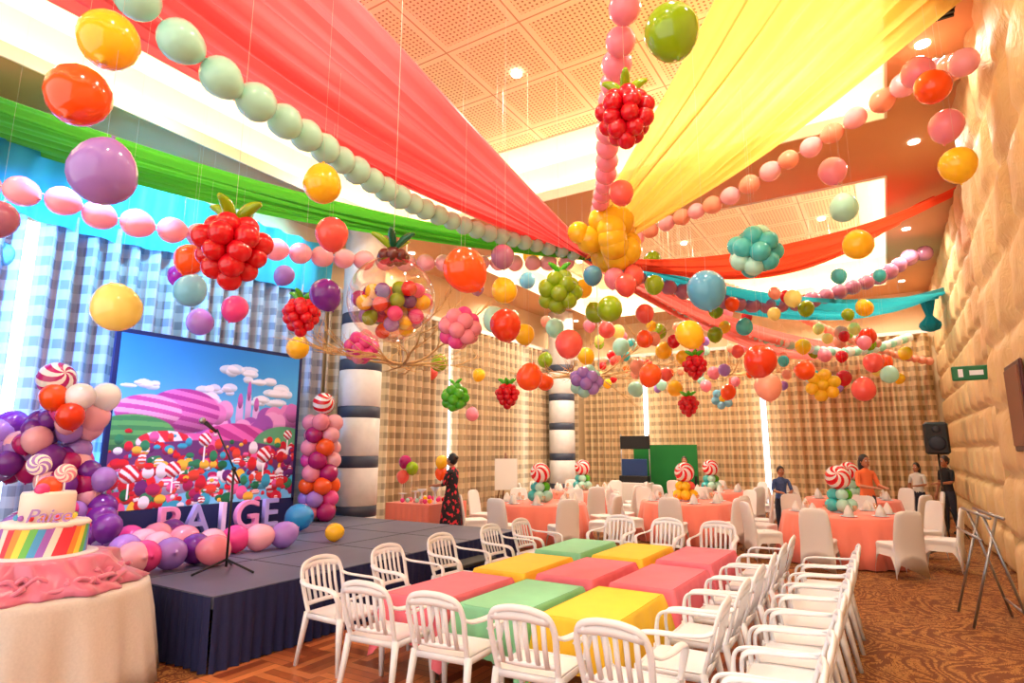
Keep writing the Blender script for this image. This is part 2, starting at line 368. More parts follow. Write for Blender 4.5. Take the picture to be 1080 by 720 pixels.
def drape(name,end,w0,w1,sag,m,nf=7,belly=.12,start=HUB,pw=.85,fa=.055):
    a=Vector(start); b=Vector(end); d=(b-a); d.z=0; side=Vector((d.y,-d.x,0)).normalized()
    rnd=[random.uniform(-1,1) for _ in range(8)]
    mb=MB()
    def fn(t,s):
        q=2*s-1; w=w0+(w1-w0)*t**pw
        z=-sag*4*t*(1-t)-belly*w*(1-q*q)*math.sin(pi*min(1,t*1.0+.05))
        g=fa*(.5+w*.35)*(math.sin(q*nf*pi+rnd[0]*3+t*1.5*rnd[1])+.5*math.sin(q*nf*2.3*pi+rnd[2]*5-t*2)+.6*math.sin(q*3+t*7+rnd[3]*4))
        lat=.02*math.sin(q*11+t*5)
        return a+(b-a)*t*1.0+side*(q*w/2+lat)+Vector((0,0,z+g))
    mb.grid(fn,56,84,m)
    return mb.done(name)
drape('ceiling_drape_pink',(-5.0,.6,6.1),.22,3.1,.12,'f_pink',8,.10)
drape('ceiling_drape_yellow',(.55,5.2,6.0),.35,2.5,.08,'f_yellow',8,.08)
drape('ceiling_drape_green',(-9.1,2.0,5.8),.2,1.3,.25,'f_green',7,.05)
drape('ceiling_drape_orange',(.95,12.1,5.95),.2,1.5,.5,'f_orange',6,.25)
drape('ceiling_drape_teal',(1.1,16.6,5.3),.2,1.9,.45,'f_teal',6,.25)
drape('ceiling_drape_coral',(-.9,19.4,4.5),.2,1.9,.35,'f_coral',6,.2)
mb=MB(); mb.lathe((1.12,16.5,4.45),[(.04,0),(.15,.05),(.2,.14),(.18,.22),(.09,.32),(.06,.38),(.1,.55),(.14,.75),(.16,.88)],'f_teal',36,fold=lambda a,z,r:.16*r*math.sin(a*9)+.05*r*math.sin(a*4+z*30)); mb.done('drape_tassel')
mb=MB(); mb.grid(lambda a,b:(-9.18+.05*math.sin(a*120)+.08*b,-1+a*8.9,4.85+b*.9-.12*abs(math.sin(a*9))*(1-b)),200,8,'f_cyan'); mb.done('curtain_valance')
# ------------------------------------------------------------------ garlands
def garland(name,pts,R,col,R1=None,gap=1.85,alt=None):
    path=smooth_path([P(*p) for p in pts],10); mb=MB(); 
    mb.tube(path[::3]+[path[-1]],.006,n=4,m='string')
    L=[0]
    for i in range(1,len(path)): L.append(L[-1]+(path[i]-path[i-1]).length)
    s=0;i=0;k=0
    while s<L[-1]:
        while i<len(L)-2 and L[i+1]<s: i+=1
        f=(s-L[i])/max(1e-6,L[i+1]-L[i]); p=path[i].lerp(path[i+1],f); r=R+((R1 or R)-R)*s/L[-1]; r*=random.uniform(.93,1.05)
        t=(path[i+1]-path[i]).normalized(); 
        c=col if not alt else (alt if k%2 else col)
        mb.balloon(p+Vector((0,0,-.02)),r,'b_'+c,down=t*random.choice((1,1,1,-1))+Vector((0,0,random.uniform(-.3,.3))),n=14); s+=r*gap*1.1; k+=1
    mb.done(name)
garland('balloon_garland_mint',[(95,-60,3.2),(165,15,3.5),(220,68,3.8),(275,108,4.2),(325,142,4.8),(362,168,5.4),(395,190,6.0),(425,208,6.6),(455,222,7.2),(500,240,8),(560,256,9),(612,268,9.6)],.15,'mint',.12,gap=2.0)
garland('balloon_garland_lightpink',[(-60,185,5.4),(25,200,5.5),(70,211,5.7),(112,227,6),(153,235,6.2),(192,243,6.5),(230,250,6.9),(300,263,7.5),(370,272,8.2),(470,276,9),(600,276,9.7)],.155,'lpink',.13,gap=2.05)
garland('balloon_garland_peach',[(1016,64,5.2),(1001,70,5.5),(965,80,6.1),(930,105,6.6),(895,127,6.9),(860,151,7.2),(830,168,7.5),(802,186,7.8),(776,202,8.1),(751,215,8.4),(725,225,8.8),(690,240,9.3),(650,262,9.8)],.14,'lpink',.13,alt='peach',gap=2.05)
garland('balloon_garland_pink',[(662,-40,4.2),(657,22,4.5),(650,68,5),(644,105,5.6),(641,140,6.2),(640,170,6.8),(637,195,7.4),(632,220,8.2),(628,250,9.2)],.14,'pink',.13,gap=2.0)
garland('balloon_garland_mauve',[(975,266,12.0),(960,270,12),(940,284,11.8),(920,294,11.6),(898,302,11.5),(875,310,11.4),(852,316,11.3),(828,320,11.2),(800,321,11),(770,318,10.8),(740,311,10.5),(700,300,10.2),(660,287,10)],.17,'mauve',.14,gap=2.0)
garland('balloon_garland_white',[(958,355,15.5),(920,367,15),(880,370,14.5),(840,364,14),(800,354,13.2),(760,342,12.5),(720,326,11.8),(680,305,11),(640,285,10.2)],.125,'white',.12,gap=1.7,alt='mint')
garland('balloon_garland_coral',[(980,380,16.0),(940,372,15.8),(880,350,15),(820,322,13.6),(760,300,12.2),(700,285,11),(650,278,10)],.11,'peach',.1,gap=1.7)
# ------------------------------------------------------------------ hanging balloons
def ctop(x,y):
    for (a,b,c_,d) in trays:
        if a<x<b and c_<y<d: return 7.06
    return 6.2
def leaf(mb,p,L,ang,m='b_green',r=.2):
    pts=[]; 
    for i in range(8):
        t=i/7; pts.append(Vector(p)+Vector((math.cos(ang)*L*t*.75,math.sin(ang)*L*t*.75,L*(t-.45*t*t))))
    rr=[L*r*(.35+.65*math.sin(pi*min(.97,(i+.4)/7.4))) for i in range(8)]; mb.tube(pts,rr,n=8,m=m)
def hb(u,v,r,col,R=None):
    R=R or random.uniform(.15,.165); D=R*FP/r*1.0; p=P(u,v,D); mb=MB()
    mb.balloon(Vector((0,0,0)),R,'b_'+col,down=(random.uniform(-.5,.5),random.uniform(-.5,.5),random.choice((1,-1))*.9))
    mb.tube([Vector((0,0,R*.9)),Vector((0,0,ctop(p.x,p.y)-p.z))],.001,n=3,m='string')
    mb.done('balloon',p)
for a in [(83,100,34,'orange'),(115,42,33,'yellow'),(108,183,35,'lav'),(123,325,25,'pyellow'),(340,195,21,'yellow'),(350,246,18,'coral'),(490,284,24,'orange'),
 (708,33,32,'olive'),(878,180,15,'pink'),(890,220,15,'mint'),(905,258,16,'yellow'),(1010,173,19,'yellow',.15),(998,132,18,'pink',.15),(984,92,19,'orange',.15),(968,77,18,'pink',.15),
 (655,203,14,'coral'),(745,305,21,'steel'),(802,380,17,'dorange'),(686,395,12,'orange'),(727,352,15,'yellow'),(343,310,17,'purple'),(200,307,17,'lblue'),(188,290,11,'magenta'),
 (248,325,14,'hotpink'),(211,340,14,'lav'),(314,367,12,'yellow'),(200,273,16,'orange'),(530,270,13,'mauve'),(523,338,14,'mint'),(600,362,15,'coral'),(558,398,14,'orange'),
 (533,342,17,'dorange'),(532,307,14,'yellow'),(463,383,9,'olive'),(455,393,7,'coral'),(498,437,7,'pink'),(575,403,9,'orange'),(643,326,14,'olive'),(628,330,11,'olive'),(680,330,10,'coral'),
 (912,325,9,'yellow'),(915,355,9,'dorange'),(847,365,8,'yellow'),(849,391,10,'orange'),(911,411,12,'coral'),(921,382,10,'coral'),(938,395,9,'mint'),(890,398,8,'red'),(-2,230,20,'mauve'),(2,268,13,'lblue'),
 (300,290,11,'lav'),(560,270,9,'yellow'),(585,345,10,'mint'),(556,296,9,'lblue'),(553,352,11,'yellow'),(503,303,8,'mauve'),(615,305,10,'yellow'),(660,300,12,'coral'),(695,350,8,'olive'),(680,358,9,'orange'),
 (712,322,8,'mint'),(765,330,8,'pink'),(785,345,9,'teal'),(700,370,9,'yellow'),(735,370,8,'pink'),(655,365,9,'mint'),(640,348,9,'coral'),(688,275,10,'olive'),(618,375,9,'yellow'),(810,407,14,'peach'),(768,413,8,'orange'),(712,410,8,'yellow'),(670,410,8,'mint'),(575,380,8,'olive'),(505,395,7,'yellow'),(870,375,7,'pink'),(955,372,7,'yellow')]:
    hb(*a)
mb=MB()
for i in range(105):
    p=Vector((random.uniform(-6.6,.4),random.uniform(10.5,17.5),random.uniform(3.25,4.7))); R=random.uniform(.09,.15)
    mb.balloon(p,R,'b_'+random.choice(['coral','orange','yellow','olive','mint','pink','teal','red','pyellow','lav','peach']),n=12)
    mb.tube([p+Vector((0,0,R*.9)),Vector((p.x,p.y,ctop(p.x,p.y)))],.001,n=3,m='string')
mb.done('hanging_balloon_display')
def cluster(u,v,r,S,col,kind='grape',name='balloon_cluster',leaves=4,lc='b_green',col2=None):
    D=S*FP/r; p=P(u,v,D); mb=MB(); m='b_'+col
    if kind=='grape':
        b=.33*S
        for nn,rr,z in ((5,.42,.55),(7,.72,.18),(6,.62,-.22),(4,.4,-.58),(1,0,-.88)):
            o=random.random()*3
            for k in range(nn):
                a=2*pi*k/nn+o; mb.balloon(Vector((rr*S*math.cos(a),rr*S*math.sin(a),z*S)),b*random.uniform(.92,1.05),m,down=(-math.cos(a),-math.sin(a),.2),n=12)
        for k in range(leaves): leaf(mb,(0,0,.7*S),S*1.0,2*pi*k/leaves+.4,lc,.17)
    elif kind=='round':
        nn=16
        for k in range(nn):
            z=1-2*(k+.5)/nn; q=math.sqrt(1-z*z); a=k*2.39996; d=Vector((q*math.cos(a),q*math.sin(a),z))
            mb.balloon(d*S*.62,S*.36,('b_'+col2 if col2 and k%3==0 else m),down=-d,n=12)
        for k in range(leaves): leaf(mb,(0,0,.8*S),S*.7,2*pi*k/leaves,lc,.17)
    elif kind=='flower':
        tocam=(Vector((0,0,H))-p).normalized(); ux=Vector((0,0,1)).cross(tocam).normalized(); uy=tocam.cross(ux)
        for k in range(6):
            a=2*pi*k/6+.3; d=ux*math.cos(a)+uy*math.sin(a); mb.balloon(d*S*.6,S*.38,m,down=-d,n=12)
        mb.balloon(tocam*S*.1,S*.34,'b_'+(col2 or col),down=-tocam,n=12)
    mb.tube([Vector((0,0,S*.3)),Vector((0,0,ctop(p.x,p.y)-p.z))],.002,n=3,m='string')
    mb.done(name,p)
cluster(660,122,34,.24,'red',name='raspberry_balloon_cluster',lc='b_olive'); cluster(245,262,40,.26,'red',name='raspberry_balloon_cluster',lc='b_olive')
cluster(318,332,20,.22,'red',name='raspberry_balloon_cluster'); cluster(535,416,13,.2,'red',name='raspberry_balloon_cluster')
cluster(733,386,13,.22,'red',name='raspberry_balloon_cluster'); cluster(726,427,11,.2,'red',name='raspberry_balloon_cluster')
cluster(590,308,26,.28,'olive','round','grape_balloon_cluster',3); cluster(480,419,16,.24,'green','round','grape_balloon_cluster',2)
cluster(796,265,31,.32,'teal','round','round_balloon_cluster',0,col2='mint'); cluster(485,346,25,.3,'pink','round','round_balloon_cluster',0,col2='hotpink')
cluster(382,366,20,.28,'hotpink','round','round_balloon_cluster',0,col2='pink'); cluster(618,402,19,.3,'lav','round','round_balloon_cluster',0,col2='mint')
cluster(868,406,18,.34,'yellow','flower','flower_balloon_cluster'); cluster(762,420,12,.3,'lblue','flower','flower_balloon_cluster',col2='yellow')
mb=MB(); c0=P(645,252,8.4)
for i in range(16):
    d=Vector((random.gauss(0,1),random.gauss(0,1),random.gauss(0,1))).normalized(); mb.balloon(c0+d*.32,.21,'b_yellow',down=-d)
for (u,v,c,R) in ((648,293,'pink',.15),(668,290,'coral',.15),(625,290,'steel',.14),(690,300,'olive',.14),(610,245,'yellow',.16)):
    mb.balloon(P(u,v,8.3),R,'b_'+c)
mb.tube([c0,Vector((c0.x,c0.y,ctop(c0.x,c0.y)))],.01,n=4,m='string'); mb.done('balloon_cluster_hub')
p=P(413,316,5.0); mb=MB(); R=.375
mb.ball((0,0,0),R,'clear',40,26)
cols=['magenta','yellow','purple','orange','yellow','hotpink','olive','purple','red','orange','lav','hotpink','dorange']
placed=[]
for i in range(900):
    d=Vector((random.uniform(-1,1),random.uniform(-1,1),random.uniform(-1,.2)))
    if d.length>1 : continue
    q=d*(R-.078)
    if all((q-o).length>.11 for o in placed): placed.append(q); mb.balloon(q,.066,'b_'+cols[len(placed)%len(cols)],down=-q if q.length>0 else (0,0,1),n=12)
for k in range(7): a=2*pi*k/7; mb.balloon((.09*math.cos(a),.09*math.sin(a),R+.01),.055,'b_brown',n=10)
mb.balloon((0,0,R+.05),.06,'b_brown')
for k in range(5): leaf(mb,(0,0,R+.06),.26,2*pi*k/5+.3,'b_olive' if k%2 else 'b_dgreen',.13)
mb.tube([Vector((0,0,R)),Vector((0,0,7.06-p.z))],.003,n=3,m='string'); mb.done('bubble_balloon',p)
# ------------------------------------------------------------------ branch chandeliers
def branches(name,c,L,nb,seed):
    rr=random.Random(seed); mb=MB(); c=Vector(c)
    def br(p,d,l,r,dep):
        pts=[p]; q=p.copy(); dd=d.copy()
        for i in range(6):
            dd=(dd+Vector((rr.uniform(-.25,.25),rr.uniform(-.25,.25),rr.uniform(-.10,.13)))).normalized(); q=q+dd*l/6; pts.append(q.copy())
        mb.tube(pts,[r*(1-.8*i/6) for i in range(7)],n=5,m='branch')
        if dep>0:
            for k in range(4):
                i=rr.randint(1,5); e=(dd+Vector((rr.uniform(-.8,.8),rr.uniform(-.8,.8),rr.uniform(-.15,.35)))).normalized(); br(pts[i],e,l*.5,r*.55,dep-1)
    for k in range(nb):
        a=2*pi*k/nb+rr.random()*.5; br(c,Vector((math.cos(a),math.sin(a),rr.uniform(-.02,.12))),L,.024,2)
    mb.tube([c,Vector((c.x,c.y,ctop(c.x,c.y)))],.012,n=6,m='string'); mb.done(name)
branches('branch_chandelier',P(425,384,9.3),1.5,9,3); branches('branch_chandelier',P(632,396,12.5),1.7,9,5); branches('branch_chandelier',P(770,395,16),1.6,8,8)
# ------------------------------------------------------------------ stage
SX0,SX1,SY0,SY1,SZ=-9.12,-4.85,3.15,8.0,.6
st=empty('stage'); mb=MB(); mb.box(((SX0+SX1)/2,(SY0+SY1)/2,SZ-.05),(SX1-SX0,SY1-SY0,.1),'stage_top')
for y in (4.37,5.59,6.8): mb.box(((SX0+SX1)/2,y,SZ+.001),(SX1-SX0,.015,.003),'tape')
for x in (-6.05,-7.27,-8.5): mb.box((x,(SY0+SY1)/2,SZ+.001),(.015,SY1-SY0,.003),'tape')
mb.done('deck',parent=st); mb=MB()
def sk(p0,p1,nrm):
    L=math.dist(p0,p1)
    def fn(a,b):
        d=.022*math.sin(a*L*2*pi/.11)*(1.2-b)+.012*math.sin(a*L*9)*(1-b)
        return (p0[0]+(p1[0]-p0[0])*a+nrm[0]*(d+.02),p0[1]+(p1[1]-p0[1])*a+nrm[1]*(d+.02),.01+b*(SZ-.015))
    mb.grid(fn,int(L*36),4,'skirt')
sk((SX1,SY0),(SX1,SY1),(1,0)); sk((SX0,SY1),(SX1,SY1),(0,1)); sk((SX0,SY0),(SX1,SY0),(0,-1))
mb.done('skirt',parent=st)
mb=MB()
for z,x in ((.2,-4.35),(.4,-4.6)): mb.bbox((x,6.4,z),(.28,.9,.04),'black',.01)
for y in (6.0,6.8): mb.box((-4.6,y,.2),(.04,.04,.4),'black'); mb.box((-4.3,y,.1),(.04,.04,.2),'black')
mb.done('stage_steps')
# backdrop poster
bx=-8.6; y0,y1,z0,z1=3.95,6.85,1.0,3.35
NU,NV=360,290
U,V=np.meshgrid(np.linspace(0,1,NU+1),np.linspace(0,1,NV+1),indexing='ij')
img=np.zeros((NU+1,NV+1,3)); 
top=np.array((20,124,206.)); mid=np.array((120,200,236.))
t=np.clip((V-.45)/.55,0,1)[...,None]; img[:]=mid*(1-t)+top*t
R_=random.Random(4)
def disc(cx,cy,rx,ry,col,al=1,str_=None):
    d=((U-cx)/rx)**2+((V-cy)/ry)**2; m=np.clip((1-d)*12,0,1)[...,None]*al
    c=np.array(col,float)*np.ones_like(img)
    if str_ is not None:
        a=np.sin((U-cx)/rx*str_[0]+(V-cy)/ry*str_[1]+1.2*((U-cx)/rx)**2); c=np.where(a[...,None]>0,c,np.array(str_[2],float))
    sh=(1-.4*np.clip(-(V-cy)/ry,0,1))[...,None]
    img[:]=img*(1-m)+c*sh*m
for (cx,cy,s) in ((.62,.86,.06),(.74,.8,.05),(.5,.72,.05),(.9,.74,.07),(.8,.66,.06),(.4,.66,.05),(.1,.72,.04)):
    for k in range(7): disc(cx+R_.uniform(-.08,.08),cy+R_.uniform(-.02,.02),s*R_.uniform(.5,1),s*R_.uniform(.3,.6),(240,236,252),.85)
for (cx,cy,w_,h_) in ((.63,.56,.022,.13),(.68,.6,.018,.17),(.73,.55,.022,.12)):
    disc(cx,cy,w_,h_,(216,170,226)); disc(cx,cy+h_*.75,w_*.7,h_*.4,(190,90,180))
for (cx,cy,rx,ry) in ((.52,.5,.12,.2),(.84,.48,.15,.22),(.94,.5,.1,.2),(.68,.44,.12,.14)):
    for k in range(12): disc(cx+R_.uniform(-rx,rx)*.75,cy+R_.uniform(-.1,.1),rx*.42,ry*.34,R_.choice([(204,110,190),(226,130,196),(160,80,176),(236,160,214)]))
disc(.33,.57,.19,.14,(180,60,150),1,(4,15,(226,120,190))); disc(.16,.56,.16,.1,(200,80,156),1,(3,12,(240,170,205))); disc(.1,.42,.2,.12,(90,170,90),1,(0,14,(60,140,80)))
disc(.62,.38,.22,.13,(180,50,136),1,(8,8,(226,100,176))); disc(.92,.36,.2,.14,(90,170,120)); disc(.4,.34,.25,.1,(220,96,166)); disc(.25,.38,.14,.07,(216,40,60),1,(9,3,(250,230,235)))
disc(.5,.24,.6,.16,(104,50,110)); disc(.2,.16,.3,.1,(190,180,220)); disc(.58,.2,.3,.07,(40,160,210)); disc(.8,.12,.3,.05,(70,190,220))
for k in range(420):
    cy=R_.uniform(.0,.46)*(.55+.45*R_.random()); cx=R_.random(); s=R_.uniform(.007,.03)*(1.3-cy)
    disc(cx,cy,s,s*R_.uniform(.7,1.7),R_.choice([(200,14,38),(214,24,54),(220,24,40),(10,110,64),(40,140,90),(250,240,245),(236,96,160),(180,24,92),(50,170,196),(250,196,60),(110,34,116),(200,14,38),(230,70,50)]),1,(0,9,(255,250,250)) if k%7==0 else None)
for (cx,cy,s) in ((.1,.2,.045),(.45,.4,.035),(.8,.3,.045),(.95,.44,.03),(.3,.22,.04),(.62,.15,.035)):
    img[(abs(U-cx)<.004)&(V<cy)&(V>cy-.14)]=(250,250,250)
    disc(cx,cy,s,s*1.2,(210,12,40),1,(6,7,(255,255,255)))
img=np.clip(img,0,255)/255; img=np.where(img<=.04045,img/12.92,((img+.055)/1.055)**2.4)
verts=np.stack([np.full_like(U,bx),y0+U*(y1-y0),z0+V*(z1-z0)],-1).reshape(-1,3)
idx=np.arange((NU+1)*(NV+1)).reshape(NU+1,NV+1)
faces=np.stack([idx[:-1,:-1],idx[1:,:-1],idx[1:,1:],idx[:-1,1:]],-1).reshape(-1,4)
me=bpy.data.meshes.new('print'); me.from_pydata(verts.tolist(),[],faces.tolist())
ca=me.color_attributes.new('Col','FLOAT_COLOR','POINT'); ca.data.foreach_set('color',np.concatenate([img.reshape(-1,3),np.ones((len(verts),1))],1).ravel())
m=bpy.data.materials.new('poster_print'); m.use_nodes=True; at=m.node_tree.nodes.new('ShaderNodeAttribute'); at.attribute_name='Col'
b=m.node_tree.nodes['Principled BSDF']; m.node_tree.links.new(at.outputs['Color'],b.inputs['Base Color']); b.inputs['Roughness'].default_value=.6
me.materials.append(m); bd=empty('candyland_backdrop'); place(me,'print',parent=bd)
mb=MB()
for cc,dd in (((bx-.03,y0-.03,(z1+SZ)/2),(.05,.06,z1-SZ+.06)),((bx-.03,y1+.03,(z1+SZ)/2),(.05,.06,z1-SZ+.06)),((bx-.03,(y0+y1)/2,z1+.03),(.05,y1-y0+.12,.06)),((bx-.03,(y0+y1)/2,z0-.03),(.05,y1-y0+.12,.06)),((bx-.045,(y0+y1)/2,(z0+z1)/2),(.02,y1-y0,z1-z0))):
    mb.box(cc,dd,'skirt')
mb.box((bx+.0,(y0+y1)/2,.8),(.03,y1-y0,.38),'skirt'); mb.done('frame',parent=bd)
# pastel standing letters behind the floor balloons, one object
mat('marquee_a',(236,150,200),.4); mat('marquee_b',(170,160,226),.4); mat('marquee_c',(226,196,234),.4)
le=empty('marquee_letters',(-8.4,0,SZ+.012))
for k,ch in enumerate('PAIGE'):
    cu=bpy.data.curves.new('t','FONT'); cu.body=ch; cu.size=.60; cu.extrude=.04; cu.bevel_depth=.006; cu.align_x='CENTER'
    to=bpy.data.objects.new('t',cu); scene.collection.objects.link(to); bpy.context.view_layer.update()
    me=bpy.data.meshes.new_from_object(to.evaluated_get(bpy.context.evaluated_depsgraph_get())); bpy.data.objects.remove(to)
    me.materials.clear(); me.materials.append(MATS['marquee_'+'abcab'[k]]); o=place(me,'letter_'+ch.lower(),(0,4.7+k*.40,0),0,le); o.rotation_euler=(pi/2,0,pi/2)
# microphone
mb=MB(); b0=PZ(238,603,SZ); b0.z=SZ
for k in range(3):
    a=2*pi*k/3+.3; mb.tube([b0+Vector((0,0,.12)),b0+Vector((.32*math.cos(a),.32*math.sin(a),.012))],.011,n=6,m='black')
mb.tube([b0+Vector((0,0,.05)),b0+Vector((0,0,1.0))],.012,n=8,m='black'); tp=b0+Vector((0,0,1.0)); d=Vector((-.16,-.12,.40))
mb.tube([tp-d*.35,tp+d],.009,n=8,m='black'); mb.ball(tp,.025,'black'); e_=tp+d
mb.tube([e_-Vector((.0,.0,.03)),e_+Vector((-.06,-.10,.07))],[.014,.024],n=10,m='black'); mb.ball(e_+Vector((-.07,-.12,.085)),.035,'metal')
mb.done('microphone_stand')
def colm(name,cx,cy,z0,z1,cols,rad=.17,R=.15,top=True):
    mb=MB(); z=z0+R; k=0
    while z<z1:
        for j in range(4):
            a=pi/2*j+k*.55; mb.balloon(Vector((cx+rad*math.cos(a),cy+rad*math.sin(a),z)),R*random.uniform(.92,1.06),'b_'+cols[(j+k//2)%len(cols)] if random.random()<.75 else 'b_'+random.choice(cols),down=(-math.cos(a),-math.sin(a),0),n=14)
        z+=R*1.38; k+=1
    if top: mb.swirl((cx,cy,z+.12),.19,'b_red','b_white',rot=Matrix.Rotation(1.1,3,'Y')); mb.tube([(cx,cy,z0),(cx,cy,z)],.02,n=6,m='white_plastic')
    mb.done(name)
colm('balloon_column',-8.35,7.22,SZ,2.35,['hotpink','orange','lav','pink','magenta','lpink'],rad=.2,R=.155)
mb=MB()
def scatter(a,b,n_,sp,cols,R=(.11,.17)):
    a=Vector(a);b=Vector(b)
    for i in range(n_):
        t=random.random(); p=a.lerp(b,t)+Vector((random.uniform(-sp,sp)*.7,random.uniform(-sp,sp),random.uniform(-sp,sp)*.8)); r=random.uniform(*R)
        p.z=max(p.z,SZ+r)
        mb.balloon(p,r,'b_'+random.choice(cols),n=14)
Q=lambda u,v,D=6.9:P(u,v,D)
pur=['purple','purple','lav','magenta','purple','lav','magenta','lpink']
scatter(Q(95,415),Q(75,450),14,.16,['lpink','lav','orange','white','dorange','hotpink'])
scatter(Q(72,450),Q(20,480),34,.24,pur); scatter(Q(20,470),Q(-30,440),20,.22,pur)
scatter(Q(60,485),Q(90,560),44,.24,pur+['hotpink']); scatter(Q(30,560),Q(110,570),18,.25,pur+['hotpink','orange'])
mb.swirl(Q(60,400,6.6),.19,'b_magenta','b_white',rot=Matrix.Rotation(1.2,3,'Y')); mb.ball(Q(85,418,6.6),.15,'b_white'); mb.balloon(Q(57,418,6.5),.14,'b_orange'); mb.balloon(Q(74,438,6.5),.14,'b_dorange')
mb.done('balloon_garland_column')
mb=MB()
for i,(u,v,r) in enumerate([(150,590,15),(165,578,14),(178,588,13),(192,570,13),(205,582,13),(222,574,14),(247,570,13),(272,568,13),(298,565,13),(165,566,13),(180,562,12),(150,574,14),(135,570,13),(138,592,15),(130,582,14),(225,587,10)]):
    R=.16; p=PZ(u,v+r,SZ); mb.balloon((p.x,p.y,SZ+R*1.0),R,'b_'+['hotpink','lpink','lav','pink','purple','lpink'][i%6],down=(random.uniform(-1,1),random.uniform(-1,1),.1))
mb.done('stage_floor_balloons')
for (u,v,c,R) in ((314,560,'blue',.2),(352,571,'yellow',.12)):
    p=PZ(u,v,SZ); mb=MB(); mb.balloon((0,0,R),R,'b_'+c,down=(1,.3,.2)); mb.done('balloon',(p.x,p.y,SZ))
# ------------------------------------------------------------------ cake table
tc=Vector((-5.68,2.22,0)); mb=MB()
mb.lathe((0,0,0),[(.86,.01),(.84,.2),(.80,.5),(.76,.70),(.75,.745),(.72,.757),(0.001,.757)],'linen',120,fold=lambda a,z,r:(.055*math.sin(a*11)+.025*math.sin(a*23+1))*max(0,(.74-z))/.74)
mb.done('round_table',tc)
mb=MB()
mb.lathe((0,0,.757),[(.66,0),(.68,.02),(.60,.07),(.52,.14),(.47,.22),(.44,.24),(.001,.245)],'pink_satin',120,fold=lambda a,z,r:(.05*math.sin(a*7+z*20)+.03*math.sin(a*17+z*19)+.015*math.sin(a*31-z*40))*(r>.2)*min(1,r*1.5))
for k in range(60):
    a=random.uniform(0,2*pi); rr=random.uniform(.42,.62); ss=random.uniform(.5,1.4); mb.tube(smooth_path([(rr*math.cos(a+i*.16*ss),rr*math.sin(a+i*.16*ss),.80+.04*math.sin(i*2+k)+.12*(.65-rr)*4) for i in range(4)],4),[.004]+[.03]*11+[.004],.018,n=8,m='pink_satin')
mb.done('satin_table_runner',tc)
cz=.99; mb=MB()
mb.lathe((0,0,cz),[(.36,0),(.37,.01),(.36,.02),(.001,.02)],'white_plastic',40)
N=72; 
for j in range(N):
    a0,a1=2*pi*j/N,2*pi*(j+1)/N; R=.29; k=(j//2)%7; sl=.22
    m='cake_white' if k==6 else 'st%d'%k
    for q in range(4):
        b0_,b1_=q/4,(q+1)/4
        mb.add([(R*math.cos(a0+sl*b0_),R*math.sin(a0+sl*b0_),cz+.02+.22*b0_),(R*math.cos(a1+sl*b0_),R*math.sin(a1+sl*b0_),cz+.02+.22*b0_),(R*math.cos(a1+sl*b1_),R*math.sin(a1+sl*b1_),cz+.02+.22*b1_),(R*math.cos(a0+sl*b1_),R*math.sin(a0+sl*b1_),cz+.02+.22*b1_)],[(0,1,2,3)],m)
mb.lathe((0,0,cz+.24),[(.292,-.02),(.30,0),(.28,.02),(.001,.022)],'cake_white',40,fold=lambda a,z,r:.006*math.sin(a*14)*(r>.2))
mb.lathe((0,0,cz+.26),[(.18,0),(.18,.2),(.17,.22),(.001,.22)],'cake_white',40)
for k in range(14): a=2*pi*k/14; mb.ball((.185*math.cos(a),.185*math.sin(a),cz+.29),.022,'st%d'%(k%6),10,6)
def lolly(x,y,z,L,R,ma):
    mb.tube([(x,y,z),(x,y,z+L)],.008,n=6,m='white_plastic')
    mb.swirl((x,y,z+L+R*.8),R,ma,'cake_white',n=32,k=12,twist=4,rot=Matrix.Rotation(-.5,3,'Z')@Matrix.Rotation(pi/2,3,'Y'),sc=(1,1,.3))
lolly(-.04,-.08,cz+.46,.16,.085,'b_lav'); lolly(.06,.07,cz+.46,.10,.075,'b_pink')
mb.ball((-.02,.0,cz+.51),.09,'b_orange'); mb.ball((.1,-.09,cz+.50),.05,'b_hotpink')
mb.done('birthday_cake',tc)
cu=bpy.data.curves.new('t','FONT'); cu.body='Paige'; cu.size=.14; cu.extrude=.004; cu.shear=.3
to=bpy.data.objects.new('t',cu); scene.collection.objects.link(to); bpy.context.view_layer.update()
me=bpy.data.meshes.new_from_object(to.evaluated_get(bpy.context.evaluated_depsgraph_get())); bpy.data.objects.remove(to)
me.materials.clear(); mat('topper',(170,130,205),.4); me.materials.append(MATS['topper']); o=place(me,'cake_topper',tc+Vector((.13,-.19,cz+.265))); o.rotation_euler=(pi/2,0,pi*.3)
